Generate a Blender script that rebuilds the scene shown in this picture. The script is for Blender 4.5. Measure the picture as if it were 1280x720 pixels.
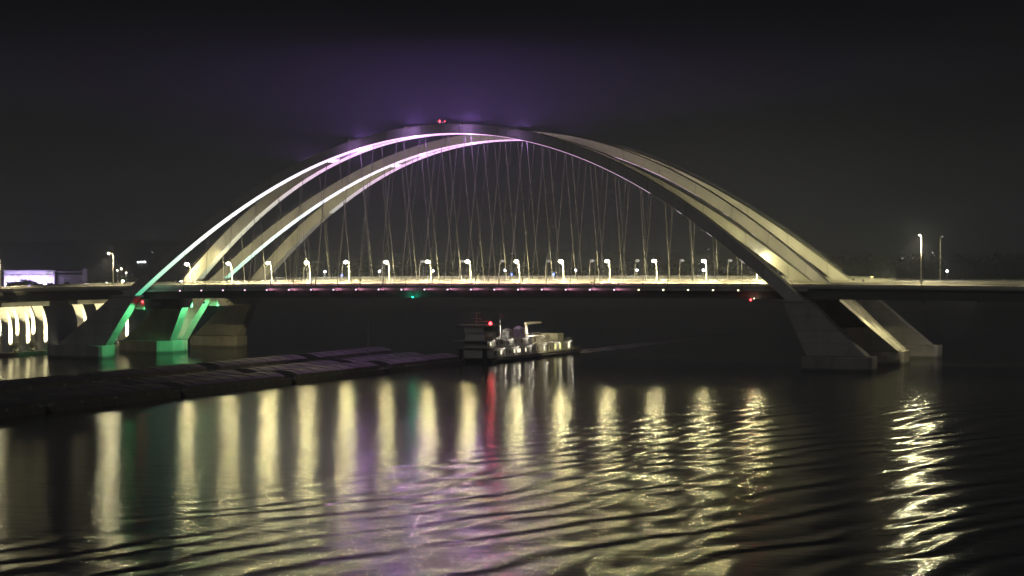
import bpy, math, random
import numpy as np
from mathutils import Vector
random.seed(7)
R = math.radians
for o in list(bpy.data.objects): bpy.data.objects.remove(o)
sc = bpy.context.scene
C = sc.collection

# ---------------------------------------------------------------- camera, sky, exposure
cd = bpy.data.cameras.new('camera'); cam = bpy.data.objects.new('camera', cd); C.objects.link(cam)
cd.sensor_width = 36.0; cd.lens = 3189.57 / 1280 * 36
cd.clip_start = 1.0; cd.clip_end = 12000
cam.location = (283.278, -697.83, 34.409)
cam.rotation_euler = (R(90 - 0.9045), 0, R(20.409))
sc.camera = cam
sc.view_settings.view_transform = 'Standard'; sc.view_settings.look = 'None'
sc.view_settings.exposure = 0.0; sc.view_settings.gamma = 1.0
sc.view_settings.use_curve_mapping = False
sc.render.engine = 'CYCLES'
cy = sc.cycles
cy.use_denoising = True; cy.denoiser = 'OPENIMAGEDENOISE'
cy.use_light_tree = True; cy.use_adaptive_sampling = False; cy.max_bounces = 4; cy.diffuse_bounces = 2; cy.glossy_bounces = 3
cy.volume_bounces = 0; cy.transmission_bounces = 2; cy.sample_clamp_indirect = 4.0; cy.sample_clamp_direct = 0
cy.caustics_reflective = False; cy.caustics_refractive = False

w = bpy.data.worlds.new('World'); sc.world = w; w.use_nodes = True
nt = w.node_tree; N = nt.nodes; L = nt.links
bg = N['Background']
tc = N.new('ShaderNodeTexCoord'); sp = N.new('ShaderNodeSeparateXYZ'); L.new(tc.outputs['Generated'], sp.inputs[0])
rmp = N.new('ShaderNodeValToRGB'); L.new(sp.outputs['Z'], rmp.inputs[0])
cr = rmp.color_ramp
cr.elements[0].position = 0.0; cr.elements[0].color = (0.0135, 0.0142, 0.0148, 1)
cr.elements[1].position = 0.14; cr.elements[1].color = (0.0011, 0.0012, 0.0013, 1)
e = cr.elements.new(0.045); e.color = (0.0050, 0.0054, 0.0058, 1)
cn = N.new('ShaderNodeTexNoise'); cn.inputs['Scale'].default_value = 3.0; cn.inputs['Detail'].default_value = 5.0
mpw = N.new('ShaderNodeMapping'); mpw.inputs['Scale'].default_value = (1, 1, 5)
L.new(tc.outputs['Generated'], mpw.inputs[0]); L.new(mpw.outputs[0], cn.inputs['Vector'])
mr = N.new('ShaderNodeMapRange'); mr.inputs[1].default_value = 0.3; mr.inputs[2].default_value = 0.7
mr.inputs[3].default_value = 0.55; mr.inputs[4].default_value = 1.5; L.new(cn.outputs[0], mr.inputs[0])
mx = N.new('ShaderNodeVectorMath'); mx.operation = 'SCALE'; L.new(rmp.outputs[0], mx.inputs[0]); L.new(mr.outputs[0], mx.inputs['Scale'])
L.new(mx.outputs[0], bg.inputs[0]); bg.inputs[1].default_value = 1.0
w.cycles.sampling_method = 'NONE'

# one weak, very soft sun: the light of the city on the bank behind the camera
sl = bpy.data.lights.new('city_glow_sun', 'SUN'); sl.energy = 0.15; sl.angle = R(25); sl.color = (1.0, 0.97, 0.93)
so = bpy.data.objects.new('city_glow_sun', sl); so.rotation_euler = (R(62), 0, R(12)); C.objects.link(so)

# ---------------------------------------------------------------- helpers
class MB:
    def __init__(s): s.v = []; s.f = []
    def add(s, vs, fs):
        b = len(s.v); s.v += [tuple(map(float, q)) for q in vs]; s.f += [tuple(i + b for i in f) for f in fs]; return s
    def box(s, x0, x1, y0, y1, z0, z1):
        return s.add([(x0,y0,z0),(x1,y0,z0),(x1,y1,z0),(x0,y1,z0),(x0,y0,z1),(x1,y0,z1),(x1,y1,z1),(x0,y1,z1)],
                     [(0,3,2,1),(4,5,6,7),(0,1,5,4),(1,2,6,5),(2,3,7,6),(3,0,4,7)])
    def hexa(s, lo, hi):      # lo, hi: four points each
        n = len(lo)
        fs = [tuple(range(n))[::-1], tuple(range(n, 2*n))] + [(i, (i+1) % n, n+(i+1) % n, n+i) for i in range(n)]
        return s.add(list(lo) + list(hi), fs)
    def tube(s, pts, rad, n=8):
        pts = [Vector(q) for q in pts]; rr = rad if isinstance(rad, (list, tuple)) else [rad]*len(pts)
        b = len(s.v); m = len(pts)
        up = None
        for i, q in enumerate(pts):
            t = (pts[min(i+1, m-1)] - pts[max(i-1, 0)]).normalized()
            a = Vector((0,1,0)) if abs(t.y) < .9 else Vector((1,0,0))
            u = t.cross(a).normalized(); v = t.cross(u)
            for k in range(n):
                an = 2*math.pi*k/n; r = rr[i]
                s.v.append(tuple(q + u*(r*math.cos(an)) + v*(r*math.sin(an))))
        for i in range(m-1):
            for k in range(n):
                s.f.append((b+i*n+k, b+i*n+(k+1) % n, b+(i+1)*n+(k+1) % n, b+(i+1)*n+k))
        s.f.append(tuple(b+k for k in range(n))[::-1]); s.f.append(tuple(b+(m-1)*n+k for k in range(n)))
        return s
    def ball(s, c, r, n=10, m=6, sz=1.0):
        vs = [(c[0], c[1], c[2]+r*sz)]
        for i in range(1, m):
            a = math.pi*i/m
            for k in range(n):
                b_ = 2*math.pi*k/n
                vs.append((c[0]+r*math.sin(a)*math.cos(b_), c[1]+r*math.sin(a)*math.sin(b_), c[2]+r*sz*math.cos(a)))
        vs.append((c[0], c[1], c[2]-r*sz)); fs = []
        for k in range(n): fs.append((0, 1+k, 1+(k+1) % n)); fs.append((len(vs)-1, 1+(m-2)*n+(k+1) % n, 1+(m-2)*n+k))
        for i in range(m-2):
            for k in range(n):
                fs.append((1+i*n+k, 1+(i+1)*n+k, 1+(i+1)*n+(k+1) % n, 1+i*n+(k+1) % n))
        return s.add(vs, fs)

ORG = {}
def obj(name, mb, m, parent=None, smooth=False, bevel=0.0):
    org = Vector((0,0,0)); q = parent
    while q is not None:
        if q.name in ORG: org = ORG[q.name]
        q = q.parent
    me = bpy.data.meshes.new(name)
    me.from_pydata([(v[0]-org.x, v[1]-org.y, v[2]-org.z) for v in mb.v], [], mb.f); me.update()
    if smooth:
        for p_ in me.polygons: p_.use_smooth = True
    me.materials.append(m)
    o = bpy.data.objects.new(name, me); C.objects.link(o); o.parent = parent
    if bevel:
        md = o.modifiers.new('bevel', 'BEVEL'); md.width = bevel; md.segments = 2; md.limit_method = 'ANGLE'
    return o
def tag(o, label=None, cat=None, group=None, kind=None):
    if label: o['label'] = label
    if cat: o['category'] = cat
    if group: o['group'] = group
    if kind: o['kind'] = kind
    return o
def thing(name, loc, label, cat, group=None):
    o = bpy.data.objects.new(name, None); C.objects.link(o); o.location = loc; o.empty_display_size = 1
    ORG[o.name] = Vector(loc)
    return tag(o, label, cat, group)
def copy_tree(o, parent=None, link_light=True):
    c = o.copy(); C.objects.link(c); c.parent = parent
    for ch in o.children: copy_tree(ch, c)
    return c
def lamp(kind, name, loc, energy, color, parent=None, radius=0.25, target=None, cone=60, blend=0.5):
    ld = bpy.data.lights.new(name, kind); ld.energy = energy; ld.color = color
    ld.shadow_soft_size = radius
    if kind == 'SPOT': ld.spot_size = R(cone); ld.spot_blend = blend
    o = bpy.data.objects.new(name, ld); C.objects.link(o)
    org = Vector((0,0,0)); q = parent
    while q is not None:
        if q.name in ORG: org = ORG[q.name]
        q = q.parent
    o.parent = parent; o.location = Vector(loc) - org
    if target is not None:
        o.rotation_euler = (Vector(target) - Vector(loc)).to_track_quat('-Z', 'Y').to_euler()
    return o
ORDN = ['first','second','third','fourth','fifth','sixth','seventh','eighth','ninth','tenth','eleventh','twelfth',
        'thirteenth','fourteenth','fifteenth','sixteenth','seventeenth','eighteenth','nineteenth','twentieth']

def mat(name, col, rough=0.7, metal=0.0, var=0.25, scale=0.4, bump=0.0, streak=False, bscale=3.0):
    m = bpy.data.materials.new(name); m.use_nodes = True; t = m.node_tree; n = t.nodes; l = t.links
    b = n['Principled BSDF']; b.inputs['Roughness'].default_value = rough; b.inputs['Metallic'].default_value = metal
    c = n.new('ShaderNodeTexCoord'); mp = n.new('ShaderNodeMapping'); l.new(c.outputs['Object'], mp.inputs[0])
    mp.inputs['Scale'].default_value = (1, 1, 0.18) if streak else (1, 1, 1)
    nz = n.new('ShaderNodeTexNoise'); nz.inputs['Scale'].default_value = scale; nz.inputs['Detail'].default_value = 6
    nz.inputs['Roughness'].default_value = 0.65
    l.new(mp.outputs[0], nz.inputs['Vector'])
    r_ = n.new('ShaderNodeValToRGB'); l.new(nz.outputs[0], r_.inputs[0])
    r_.color_ramp.elements[0].position = 0.3; r_.color_ramp.elements[1].position = 0.7
    r_.color_ramp.elements[0].color = tuple(x*(1-var) for x in col) + (1,)
    r_.color_ramp.elements[1].color = tuple(min(1, x*(1+var)) for x in col) + (1,)
    l.new(r_.outputs[0], b.inputs['Base Color'])
    if bump:
        nb = n.new('ShaderNodeTexNoise'); nb.inputs['Scale'].default_value = bscale; nb.inputs['Detail'].default_value = 4
        l.new(c.outputs['Object'], nb.inputs['Vector'])
        bp = n.new('ShaderNodeBump'); bp.inputs['Distance'].default_value = bump; l.new(nb.outputs[0], bp.inputs['Height'])
        l.new(bp.outputs[0], b.inputs['Normal'])
    return m
def emis(name, col, s, sample=True):
    m = bpy.data.materials.new(name); m.use_nodes = True; t = m.node_tree; n = t.nodes
    b = n['Principled BSDF']; b.inputs['Base Color'].default_value = (0.02,0.02,0.02,1)
    nz = n.new('ShaderNodeTexNoise'); nz.inputs['Scale'].default_value = 2.0
    mr_ = n.new('ShaderNodeMapRange'); mr_.inputs[3].default_value = s*0.85; mr_.inputs[4].default_value = s*1.15
    t.links.new(nz.outputs[0], mr_.inputs[0]); t.links.new(mr_.outputs[0], b.inputs['Emission Strength'])
    b.inputs['Emission Color'].default_value = tuple(col) + (1,)
    if not sample: m.cycles.emission_sampling = 'NONE'
    return m

def steel_mat():
    m = mat('painted_arch_steel', (0.42,0.42,0.40), 0.55, 0, 0.17, 0.22, streak=True)
    t = m.node_tree; n = t.nodes; l = t.links; b = n['Principled BSDF']
    src = b.inputs['Base Color'].links[0].from_socket
    g = n.new('ShaderNodeNewGeometry'); s_ = n.new('ShaderNodeSeparateXYZ'); l.new(g.outputs['Position'], s_.inputs[0])
    md = n.new('ShaderNodeMath'); md.operation = 'PINGPONG'; l.new(s_.outputs['X'], md.inputs[0]); md.inputs[1].default_value = 6.1
    mr_ = n.new('ShaderNodeMapRange'); l.new(md.outputs[0], mr_.inputs[0]); mr_.inputs[1].default_value = .05; mr_.inputs[2].default_value = .17; mr_.inputs[3].default_value = .45; mr_.inputs[4].default_value = 1
    vm = n.new('ShaderNodeVectorMath'); vm.operation = 'SCALE'; l.new(src, vm.inputs[0]); l.new(mr_.outputs[0], vm.inputs['Scale'])
    l.new(vm.outputs[0], b.inputs['Base Color']); return m
def jointed(name, col):
    m = mat(name, col, 0.85, 0, 0.26, 0.3, bump=0.03, streak=True)
    t = m.node_tree; n = t.nodes; l = t.links; b = n['Principled BSDF']
    src = b.inputs['Base Color'].links[0].from_socket
    g = n.new('ShaderNodeNewGeometry'); s_ = n.new('ShaderNodeSeparateXYZ'); l.new(g.outputs['Position'], s_.inputs[0])
    md = n.new('ShaderNodeMath'); md.operation = 'PINGPONG'; l.new(s_.outputs['Z'], md.inputs[0]); md.inputs[1].default_value = 1.9
    mr_ = n.new('ShaderNodeMapRange'); l.new(md.outputs[0], mr_.inputs[0]); mr_.inputs[1].default_value = .03; mr_.inputs[2].default_value = .13; mr_.inputs[3].default_value = .6; mr_.inputs[4].default_value = 1
    vm = n.new('ShaderNodeVectorMath'); vm.operation = 'SCALE'; l.new(src, vm.inputs[0]); l.new(mr_.outputs[0], vm.inputs['Scale'])
    l.new(vm.outputs[0], b.inputs['Base Color']); return m
M = dict(
    steel=steel_mat(),
    girder=mat('dark_weathered_girder', (0.10,0.10,0.10), 0.7, 0, 0.25, 0.3),
    concrete=jointed('pale_concrete', (0.36,0.35,0.33)),
    parapet=mat('parapet_concrete', (0.60,0.57,0.50), 0.85, 0, 0.25, 0.5, streak=False),
    asphalt=mat('road_concrete', (0.30,0.29,0.27), 0.85, 0, 0.2, 0.3),
    rail=mat('galvanised_rail', (0.5,0.5,0.48), 0.5, 0.3, 0.1, 1),
    cable=mat('hanger_strand', (0.13,0.13,0.14), 0.6, 0.0, 0.05, 1),
    pole=mat('galvanised_pole', (0.62,0.62,0.58), 0.5, 0.1, 0.1, 1),
    hull=mat('barge_steel', (0.14,0.13,0.12), 0.7, 0, 0.5, 0.35, streak=True),
    cover=mat('fibreglass_barge_cover', (0.12,0.118,0.115), 0.6, 0, 0.3, 0.25),
    boat=mat('white_boat_paint', (0.62,0.60,0.57), 0.5, 0, 0.12, 0.5, streak=True),
    boatdark=mat('black_hull_paint', (0.02,0.02,0.022), 0.5, 0, 0.3, 0.5),
    deckgrey=mat('grey_deck_paint', (0.22,0.21,0.20), 0.7, 0, 0.2, 0.5),
    glassdark=mat('dark_window_glass', (0.02,0.02,0.022), 0.12, 0, 0.1, 1),
    bank=mat('river_bank_soil', (0.06,0.06,0.045), 0.95, 0, 0.4, 0.05, bump=0.3),
    leaf=mat('dark_foliage', (0.05,0.065,0.035), 0.9, 0, 0.5, 0.1),
    bark=mat('bark', (0.10,0.08,0.06), 0.9, 0, 0.3, 2),
    facade=mat('pale_facade_panel', (0.62,0.62,0.62), 0.7, 0, 0.08, 0.2),
    roofred=mat('red_canopy', (0.45,0.05,0.04), 0.7, 0, 0.15, 0.3),
    lens=emis('warm_lamp_lens', (1.0,0.93,0.62), 60, False),
    lensdim=emis('dim_lamp_lens', (1.0,0.97,0.85), 4, False),
    lensfaint=emis('faint_lamp_lens', (1.0,0.97,0.85), 0.5, False),
    lenswhite=emis('white_lamp_lens', (0.93,0.97,1.0), 40, False),
    redlens=emis('red_signal_lens', (1.0,0.04,0.05), 16, False),
    greenlens=emis('green_signal_lens', (0.02,1.0,0.5), 8, False),
    bluelens=emis('blue_beacon_lens', (0.15,0.25,1.0), 5, False),
    pinklens=emis('pink_flood_lens', (1.0,0.62,0.85), 3.5, False),
    yellowlens=emis('yellow_flood_lens', (1.0,0.85,0.5), 6, False),
    win=emis('lit_cabin_window', (1.0,0.90,0.62), 2.2, False),
    winyellow=emis('lit_yellow_window', (1.0,0.95,0.35), 1.6, False),
)

# ---------------------------------------------------------------- water
def water_material():
    m = bpy.data.materials.new('river_water'); m.use_nodes = True; t = m.node_tree; n = t.nodes; l = t.links
    b = n['Principled BSDF']; b.inputs['Base Color'].default_value = (0.010,0.012,0.012,1)
    b.inputs['Roughness'].default_value = 0.12; b.inputs['IOR'].default_value = 1.333
    geo = n.new('ShaderNodeNewGeometry'); s = n.new('ShaderNodeSeparateXYZ'); l.new(geo.outputs['Position'], s.inputs[0])
    def M_(op, a, b_=None, c=None):
        q = n.new('ShaderNodeMath'); q.operation = op
        for i, v in enumerate((a, b_, c)):
            if v is None: continue
            if isinstance(v, (int, float)): q.inputs[i].default_value = v
            else: l.new(v, q.inputs[i])
        return q.outputs[0]
    def noise(scale, det=2, sx=1, sy=1, rough=0.5, off=0):
        mp = n.new('ShaderNodeMapping'); mp.inputs['Scale'].default_value = (sx, sy, 1); mp.inputs['Location'].default_value = (off, off, 0)
        l.new(geo.outputs['Position'], mp.inputs[0])
        q = n.new('ShaderNodeTexNoise'); q.inputs['Scale'].default_value = scale; q.inputs['Detail'].default_value = det
        q.inputs['Roughness'].default_value = rough; l.new(mp.outputs[0], q.inputs['Vector']); return q.outputs[0]
    def ramp(v, a, b_):
        q = n.new('ShaderNodeMapRange'); q.interpolation_type = 'SMOOTHSTEP'; l.new(v, q.inputs[0])
        q.inputs[1].default_value = a; q.inputs[2].default_value = b_; return q.outputs[0]
    warp = noise(0.02, 2)
    warp2 = noise(0.11, 2, off=9)
    # wake train of the tow: crests run nearly along the tow's course
    ph = M_('ADD', M_('ADD', s.outputs['X'], M_('MULTIPLY', s.outputs['Y'], -0.24)), M_('ADD', M_('MULTIPLY', warp, 22.0), M_('MULTIPLY', warp2, 1.6)))
    w1 = M_('SINE', M_('MULTIPLY', ph, 2*math.pi/8.6))
    w2 = M_('SINE', M_('MULTIPLY', ph, 2*math.pi/5.6))
    wk = M_('ADD', w1, M_('MULTIPLY', w2, 0.32))
    q = M_('ADD', s.outputs['X'], M_('MULTIPLY', s.outputs['Y'], 0.0))
    mask = M_('MULTIPLY', ramp(q, 112, 148), ramp(M_('MULTIPLY', q, -1), -262, -222))
    mask = M_('MULTIPLY', mask, ramp(M_('MULTIPLY', s.outputs['Y'], -1), 95, 190))
    mask = M_('MULTIPLY', mask, ramp(noise(0.012, 1, off=31), 0.16, 0.42))
    h = M_('MULTIPLY', M_('MULTIPLY', wk, mask), 0.10)
    h = M_('ADD', h, M_('MULTIPLY', noise(0.085, 3, 0.5, 1, off=3), 0.10))
    h = M_('ADD', h, M_('MULTIPLY', noise(0.50, 3, 0.5, 1, 0.6), 0.078))
    h = M_('ADD', h, M_('MULTIPLY', noise(0.21, 3, 0.5, 1, 0.6, 17), 0.035))
    h = M_('ADD', h, M_('MULTIPLY', noise(1.7, 4, 0.55, 1, 0.7), 0.030))
    bp = n.new('ShaderNodeBump'); bp.inputs['Distance'].default_value = 1.0; bp.inputs['Strength'].default_value = 1.0
    l.new(h, bp.inputs['Height']); l.new(bp.outputs[0], b.inputs['Normal'])
    # foam streak churned up behind the towboat
    ax = M_('ABSOLUTE', M_('SUBTRACT', s.outputs['X'], 10.0))
    foam = M_('MULTIPLY', ramp(M_('MULTIPLY', ax, -1), -7.5, -3.5), M_('MULTIPLY', ramp(s.outputs['Y'], 88, 95), ramp(M_('MULTIPLY', s.outputs['Y'], -1), -330, -120)))
    foam = M_('MULTIPLY', foam, ramp(noise(0.35, 4, 1, 0.3), 0.35, 0.6))
    mixc = n.new('ShaderNodeMix'); mixc.data_type = 'RGBA'; l.new(foam, mixc.inputs[0])
    mixc.inputs[6].default_value = (0.010,0.012,0.012,1); mixc.inputs[7].default_value = (0.5,0.48,0.44,1)
    l.new(mixc.outputs[2], b.inputs['Base Color'])
    rg = n.new('ShaderNodeMapRange'); l.new(noise(0.33, 4, 0.55, 1, 0.7, 51), rg.inputs[0])
    rg.inputs[1].default_value = 0.36; rg.inputs[2].default_value = 0.64; rg.inputs[3].default_value = 0.075; rg.inputs[4].default_value = 0.16
    l.new(M_('ADD', rg.outputs[0], M_('MULTIPLY', foam, 0.6)), b.inputs['Roughness'])
    return m
wm = MB().add([(-3600,-1400,0),(3600,-1400,0),(3600,3300,0),(-3600,3300,0)], [(0,1,2,3)])
tag(obj('river', wm, water_material()), kind='structure')

# far bank and hills
def terrain(name, x0, x1, y0, y1, nx, ny, f, m):
    mb = MB(); vs = []; 
    for j in range(ny+1):
        for i in range(nx+1):
            x = x0+(x1-x0)*i/nx; y = y0+(y1-y0)*j/ny; vs.append((x, y, f(x, y)))
    fs = [(j*(nx+1)+i, j*(nx+1)+i+1, (j+1)*(nx+1)+i+1, (j+1)*(nx+1)+i) for j in range(ny) for i in range(nx)]
    mb.add(vs, fs); o = obj(name, mb, m, smooth=True); tag(o, kind='structure'); return o
def shore_y(x): return 690 + 0.28*(x+225) + 10*math.sin(x/70.0) + 5*math.sin(x/23.0+1)
def bank_h(x, y):
    d = y - shore_y(x)
    return max(-2.0, min(3.5, d*0.12)) + (0.5*math.sin(x/31.0+y/47.0) if d > 20 else 0)
terrain('far_bank', -3200, 2600, 560, 2700, 160, 84, bank_h, M['bank'])
def hill_h(x, y):
    k = (y-2500)/600.0; k = max(0, min(1, k)); k = k*k*(3-2*k)
    return 2 + k*(31 + 10*math.sin(x/410.0+0.7) + 6*math.sin(x/173.0) + 2.5*math.sin(x/61.0))
terrain('hills', -3500, 3500, 2480, 3250, 180, 16, hill_h, M['leaf'])

# ---------------------------------------------------------------- arch geometry
ZT, A_, B_, C3, C4, HL, X0 = 68.8385, 1.03367, -0.127938, -0.102235, 0.019717, 125.0, 2.997
S0, WB, Q_, TW, D0, D1 = 1.94, 22.5019, 0.94091, 3.84, 2.85, 0.75
CN, CF = 21.786, 71.4155
def zu(u): return ZT*(1-A_*u*u-(1-A_-B_)*u**4-B_*u**6+C3*u*(1-u*u)+C4*u**3*(1-u*u))
def spread(z): return S0+(WB-S0)*max(0.0, 1-z/ZT)**Q_
def u_at(z, side):
    lo, hi = 0.15, 1.05
    for _ in range(60):
        md = (lo+hi)/2
        if zu(side*md) > z: lo = md
        else: hi = md
    return side*(lo+hi)/2
def rib_section(u, c, s):
    z = zu(u); x = HL*u+X0; e = 1e-3
    dx = HL*2*e; dz = zu(u+e)-zu(u-e); n = math.hypot(dx, dz); nx, nz = -dz/n, dx/n
    th = D0+D1*u*u; spr = spread(z); y = c+s*spr
    lean = min(0.30*th, spr-S0) if spr > S0 else 0
    xt, zt_ = x+nx*th, z+nz*th; yt = y-s*lean
    h = TW/2
    return [(x, y-h, z), (x, y+h, z), (xt, yt+h, zt_), (xt, yt-h, zt_)]
def deck_z(x):
    xs = [-420,-300,-230,-154,-119,-78,-58,-15,23,60,98,130,171,260,420]
    zs = [8.5,14.2,17.4,20.6,21.6,22.35,22.6,22.95,23.15,23.3,23.35,23.25,23.0,22.0,18.5]
    return float(np.interp(x, xs, zs))
def deck_zs(x): return sum(deck_z(x+d) for d in (-24,-16,-8,0,8,16,24))/7.0

def glow_mat(name, stops, strength_stops):  # painted light: emission colour and strength ramped along the bridge
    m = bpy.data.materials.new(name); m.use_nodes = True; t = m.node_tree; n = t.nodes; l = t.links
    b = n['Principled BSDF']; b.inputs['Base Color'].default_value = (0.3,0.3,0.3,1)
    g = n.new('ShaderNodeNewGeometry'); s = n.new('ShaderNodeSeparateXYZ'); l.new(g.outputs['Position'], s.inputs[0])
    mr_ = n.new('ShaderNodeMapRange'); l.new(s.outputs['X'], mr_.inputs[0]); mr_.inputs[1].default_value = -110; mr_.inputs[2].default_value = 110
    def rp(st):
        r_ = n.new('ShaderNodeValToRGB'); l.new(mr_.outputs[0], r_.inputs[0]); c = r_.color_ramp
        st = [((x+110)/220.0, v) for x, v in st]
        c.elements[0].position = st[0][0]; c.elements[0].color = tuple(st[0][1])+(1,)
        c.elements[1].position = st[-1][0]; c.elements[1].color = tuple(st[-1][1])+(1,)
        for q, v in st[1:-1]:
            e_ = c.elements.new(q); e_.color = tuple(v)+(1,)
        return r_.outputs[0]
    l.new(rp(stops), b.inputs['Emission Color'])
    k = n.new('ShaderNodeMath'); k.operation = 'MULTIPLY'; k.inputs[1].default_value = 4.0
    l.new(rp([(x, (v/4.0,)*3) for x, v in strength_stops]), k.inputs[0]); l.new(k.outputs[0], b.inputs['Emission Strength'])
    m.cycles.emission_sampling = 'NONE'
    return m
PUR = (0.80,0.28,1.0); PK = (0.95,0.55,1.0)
glow_near = glow_mat('painted_glow_near', [(-108,(0.05,0.55,0.15)),(-102,(0.10,0.75,0.38)),(-95,(0.50,0.95,0.68)),(-84,(0.80,1.0,0.88)),(-68,(0.86,0.92,1.0)),(-50,(0.90,0.80,1.0)),(-34,(0.95,0.52,0.97)),(0,(0.95,0.48,1.0)),(40,(0.95,0.6,0.9)),(80,(0.9,0.8,0.85))],
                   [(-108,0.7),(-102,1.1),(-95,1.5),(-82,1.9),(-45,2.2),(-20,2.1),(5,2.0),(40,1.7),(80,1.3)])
glow_inner = glow_mat('painted_glow_inner', [(-108,(0.55,0.8,0.55)),(-70,(0.75,0.75,0.72)),(-50,(0.95,0.6,0.95)),(0,(0.95,0.48,1.0)),(40,(0.95,0.6,0.9)),(80,(0.9,0.8,0.85))],
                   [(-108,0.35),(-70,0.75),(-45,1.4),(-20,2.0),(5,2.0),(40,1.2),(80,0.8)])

def make_bridge(near):
    c = CN if near else CF
    ye = (c-13.0, c+13.2)
    nm = 'near' if near else 'far'
    root = thing('arch_bridge', (0, c, 0), ('nearer steel basket-handle arch bridge with lit soffit carrying the front roadway over the river' if near else
                 'farther steel basket-handle arch bridge standing behind the front one with a fenced footpath'), 'bridge', 'twin arch bridges across the river')
    ribs = []
    for s in (-1, 1):
        us = np.linspace(u_at(17.0, -1), u_at(17.0, 1), 97)
        mb = MB(); secs = [rib_section(u, c, s) for u in us]
        vs = [q for sec in secs for q in sec]; fs = []
        for i in range(len(secs)-1):
            for k in range(4): fs.append((4*i+k, 4*i+(k+1) % 4, 4*i+4+(k+1) % 4, 4*i+4+k))
        fs += [(3,2,1,0), tuple(4*(len(secs)-1)+k for k in range(4))]
        mb.add(vs, fs)
        rib = obj('arch_rib', mb, M['steel'], root, bevel=0.06); ribs.append(rib)
        # glowing skin over the soffit: its floodlit look painted as emission
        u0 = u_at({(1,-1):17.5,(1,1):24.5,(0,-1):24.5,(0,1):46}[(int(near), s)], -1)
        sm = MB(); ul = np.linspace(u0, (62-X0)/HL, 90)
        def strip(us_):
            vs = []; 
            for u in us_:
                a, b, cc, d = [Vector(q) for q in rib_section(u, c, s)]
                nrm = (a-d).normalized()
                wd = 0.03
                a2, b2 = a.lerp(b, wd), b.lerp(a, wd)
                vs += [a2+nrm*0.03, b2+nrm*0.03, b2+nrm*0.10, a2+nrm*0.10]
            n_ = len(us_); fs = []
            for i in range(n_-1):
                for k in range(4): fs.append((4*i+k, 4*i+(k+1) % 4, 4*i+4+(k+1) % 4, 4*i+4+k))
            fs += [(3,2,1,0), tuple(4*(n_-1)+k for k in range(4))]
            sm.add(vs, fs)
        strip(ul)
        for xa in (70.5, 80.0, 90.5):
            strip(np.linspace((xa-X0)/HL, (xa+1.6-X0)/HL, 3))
        obj('soffit_glow_skin', sm, glow_near if s < 0 else glow_inner, rib)
        # inspection handrail on top
        for run in (us[3:18:2], us[62:94:2]):
            hm = MB()
            q3 = [[Vector(rib_section(u, c, s)[sd]) + Vector((0, .3 if sd == 3 else -.3, 0)) for u in run] for sd in (2, 3)]
            for row in q3:
                hm.tube([q+Vector((0,0,.9)) for q in row], 0.03, 4)
                for q in row: hm.tube([q+Vector((0,0,-.05)), q+Vector((0,0,.9))], 0.03, 4)
            obj('inspection_handrail', hm, M['rail'], rib)
        # concrete legs, flaring down to the footing
        for sd in (-1, 1):
            def px_(xr): return X0-1.0 + (xr-(X0-1.0)) if sd > 0 else 2*(X0-2.0)-xr
            ytop, ybot = c+s*spread(17.5), c+s*(spread(4.2)-0.4)
            lm = MB()
            pr = [(19.3,112.0,103.9),(11.1,121.0,108.3),(4.2,129.0,112.0)]
            rings = []
            for z, xo, xi in pr:
                yc = c+s*(spread(z)-(0.4 if z < 5 else 0)); hw = 2.35+0.15*(19-z)/15
                xi_, xo_ = px_(xi), px_(xo)
                rings.append([(xi_, yc-hw, z), (xo_, yc-hw, z), (xo_, yc+hw, z), (xi_, yc+hw, z)])
            for i in range(2): lm.hexa(rings[i+1], rings[i])
            leg = obj('concrete_leg', lm, M['concrete'], root, bevel=0.12)
            # bearing collar where steel meets concrete
            bm_ = MB(); yc = c+s*spread(19.3)
            a, b = px_(103.5), px_(112.4)
            bm_.box(min(a,b), max(a,b), yc-2.7, yc+2.7, 18.9, 19.6)
            obj('bearing_collar', bm_, M['concrete'], leg, bevel=0.08)
    # cross beams below deck, and braces between the ribs
    for sd in (-1, 1):
        xc = X0-1+sd*104.5 if sd > 0 else -102.0
        ya, yb = c-spread(17)+1.5, c+spread(17)-1.5
        obj('cross_beam', MB().box(xc-1.6, xc+1.6, ya, yb, 15.2, 18.3), M['concrete'], root, bevel=0.1)
    for xb in (-43.4, 49.0):
        u = (xb-X0)/HL; a = rib_section(u, c, -1); b = rib_section(u, c, 1)
        z0 = a[0][2]; x0 = a[0][0]; th = 1.7
        bb = MB(); y0, y1 = a[1][1]-0.05, b[0][1]+0.05
        sl_ = (zu(u+.01)-zu(u-.01))/(HL*.02)
        bb.hexa([(x0-1.2, y0, z0+.1-1.2*sl_), (x0+1.2, y0, z0+.1+1.2*sl_), (x0+1.2, y1, z0+.1+1.2*sl_), (x0-1.2, y1, z0+.1-1.2*sl_)],
                [(x0-1.2, y0, z0+th-1.2*sl_), (x0+1.2, y0, z0+th+1.2*sl_), (x0+1.2, y1, z0+th+1.2*sl_), (x0-1.2, y1, z0+th-1.2*sl_)])
        br = obj('arch_brace', bb, M['steel'], root)
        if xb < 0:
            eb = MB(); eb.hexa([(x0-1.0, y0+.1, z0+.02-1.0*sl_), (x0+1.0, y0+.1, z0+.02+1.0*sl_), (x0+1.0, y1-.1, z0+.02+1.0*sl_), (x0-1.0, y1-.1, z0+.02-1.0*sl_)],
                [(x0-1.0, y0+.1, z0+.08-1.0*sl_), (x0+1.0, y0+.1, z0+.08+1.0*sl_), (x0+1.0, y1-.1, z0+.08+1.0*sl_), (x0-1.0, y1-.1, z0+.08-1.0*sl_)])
            obj('brace_glow_skin', eb, glow_near, br)  # floodlit look of the brace underside painted as emission
    # hangers
    dec = deck_zs
    xs = [-88.0+7.45*k for k in range(25)]
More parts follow.
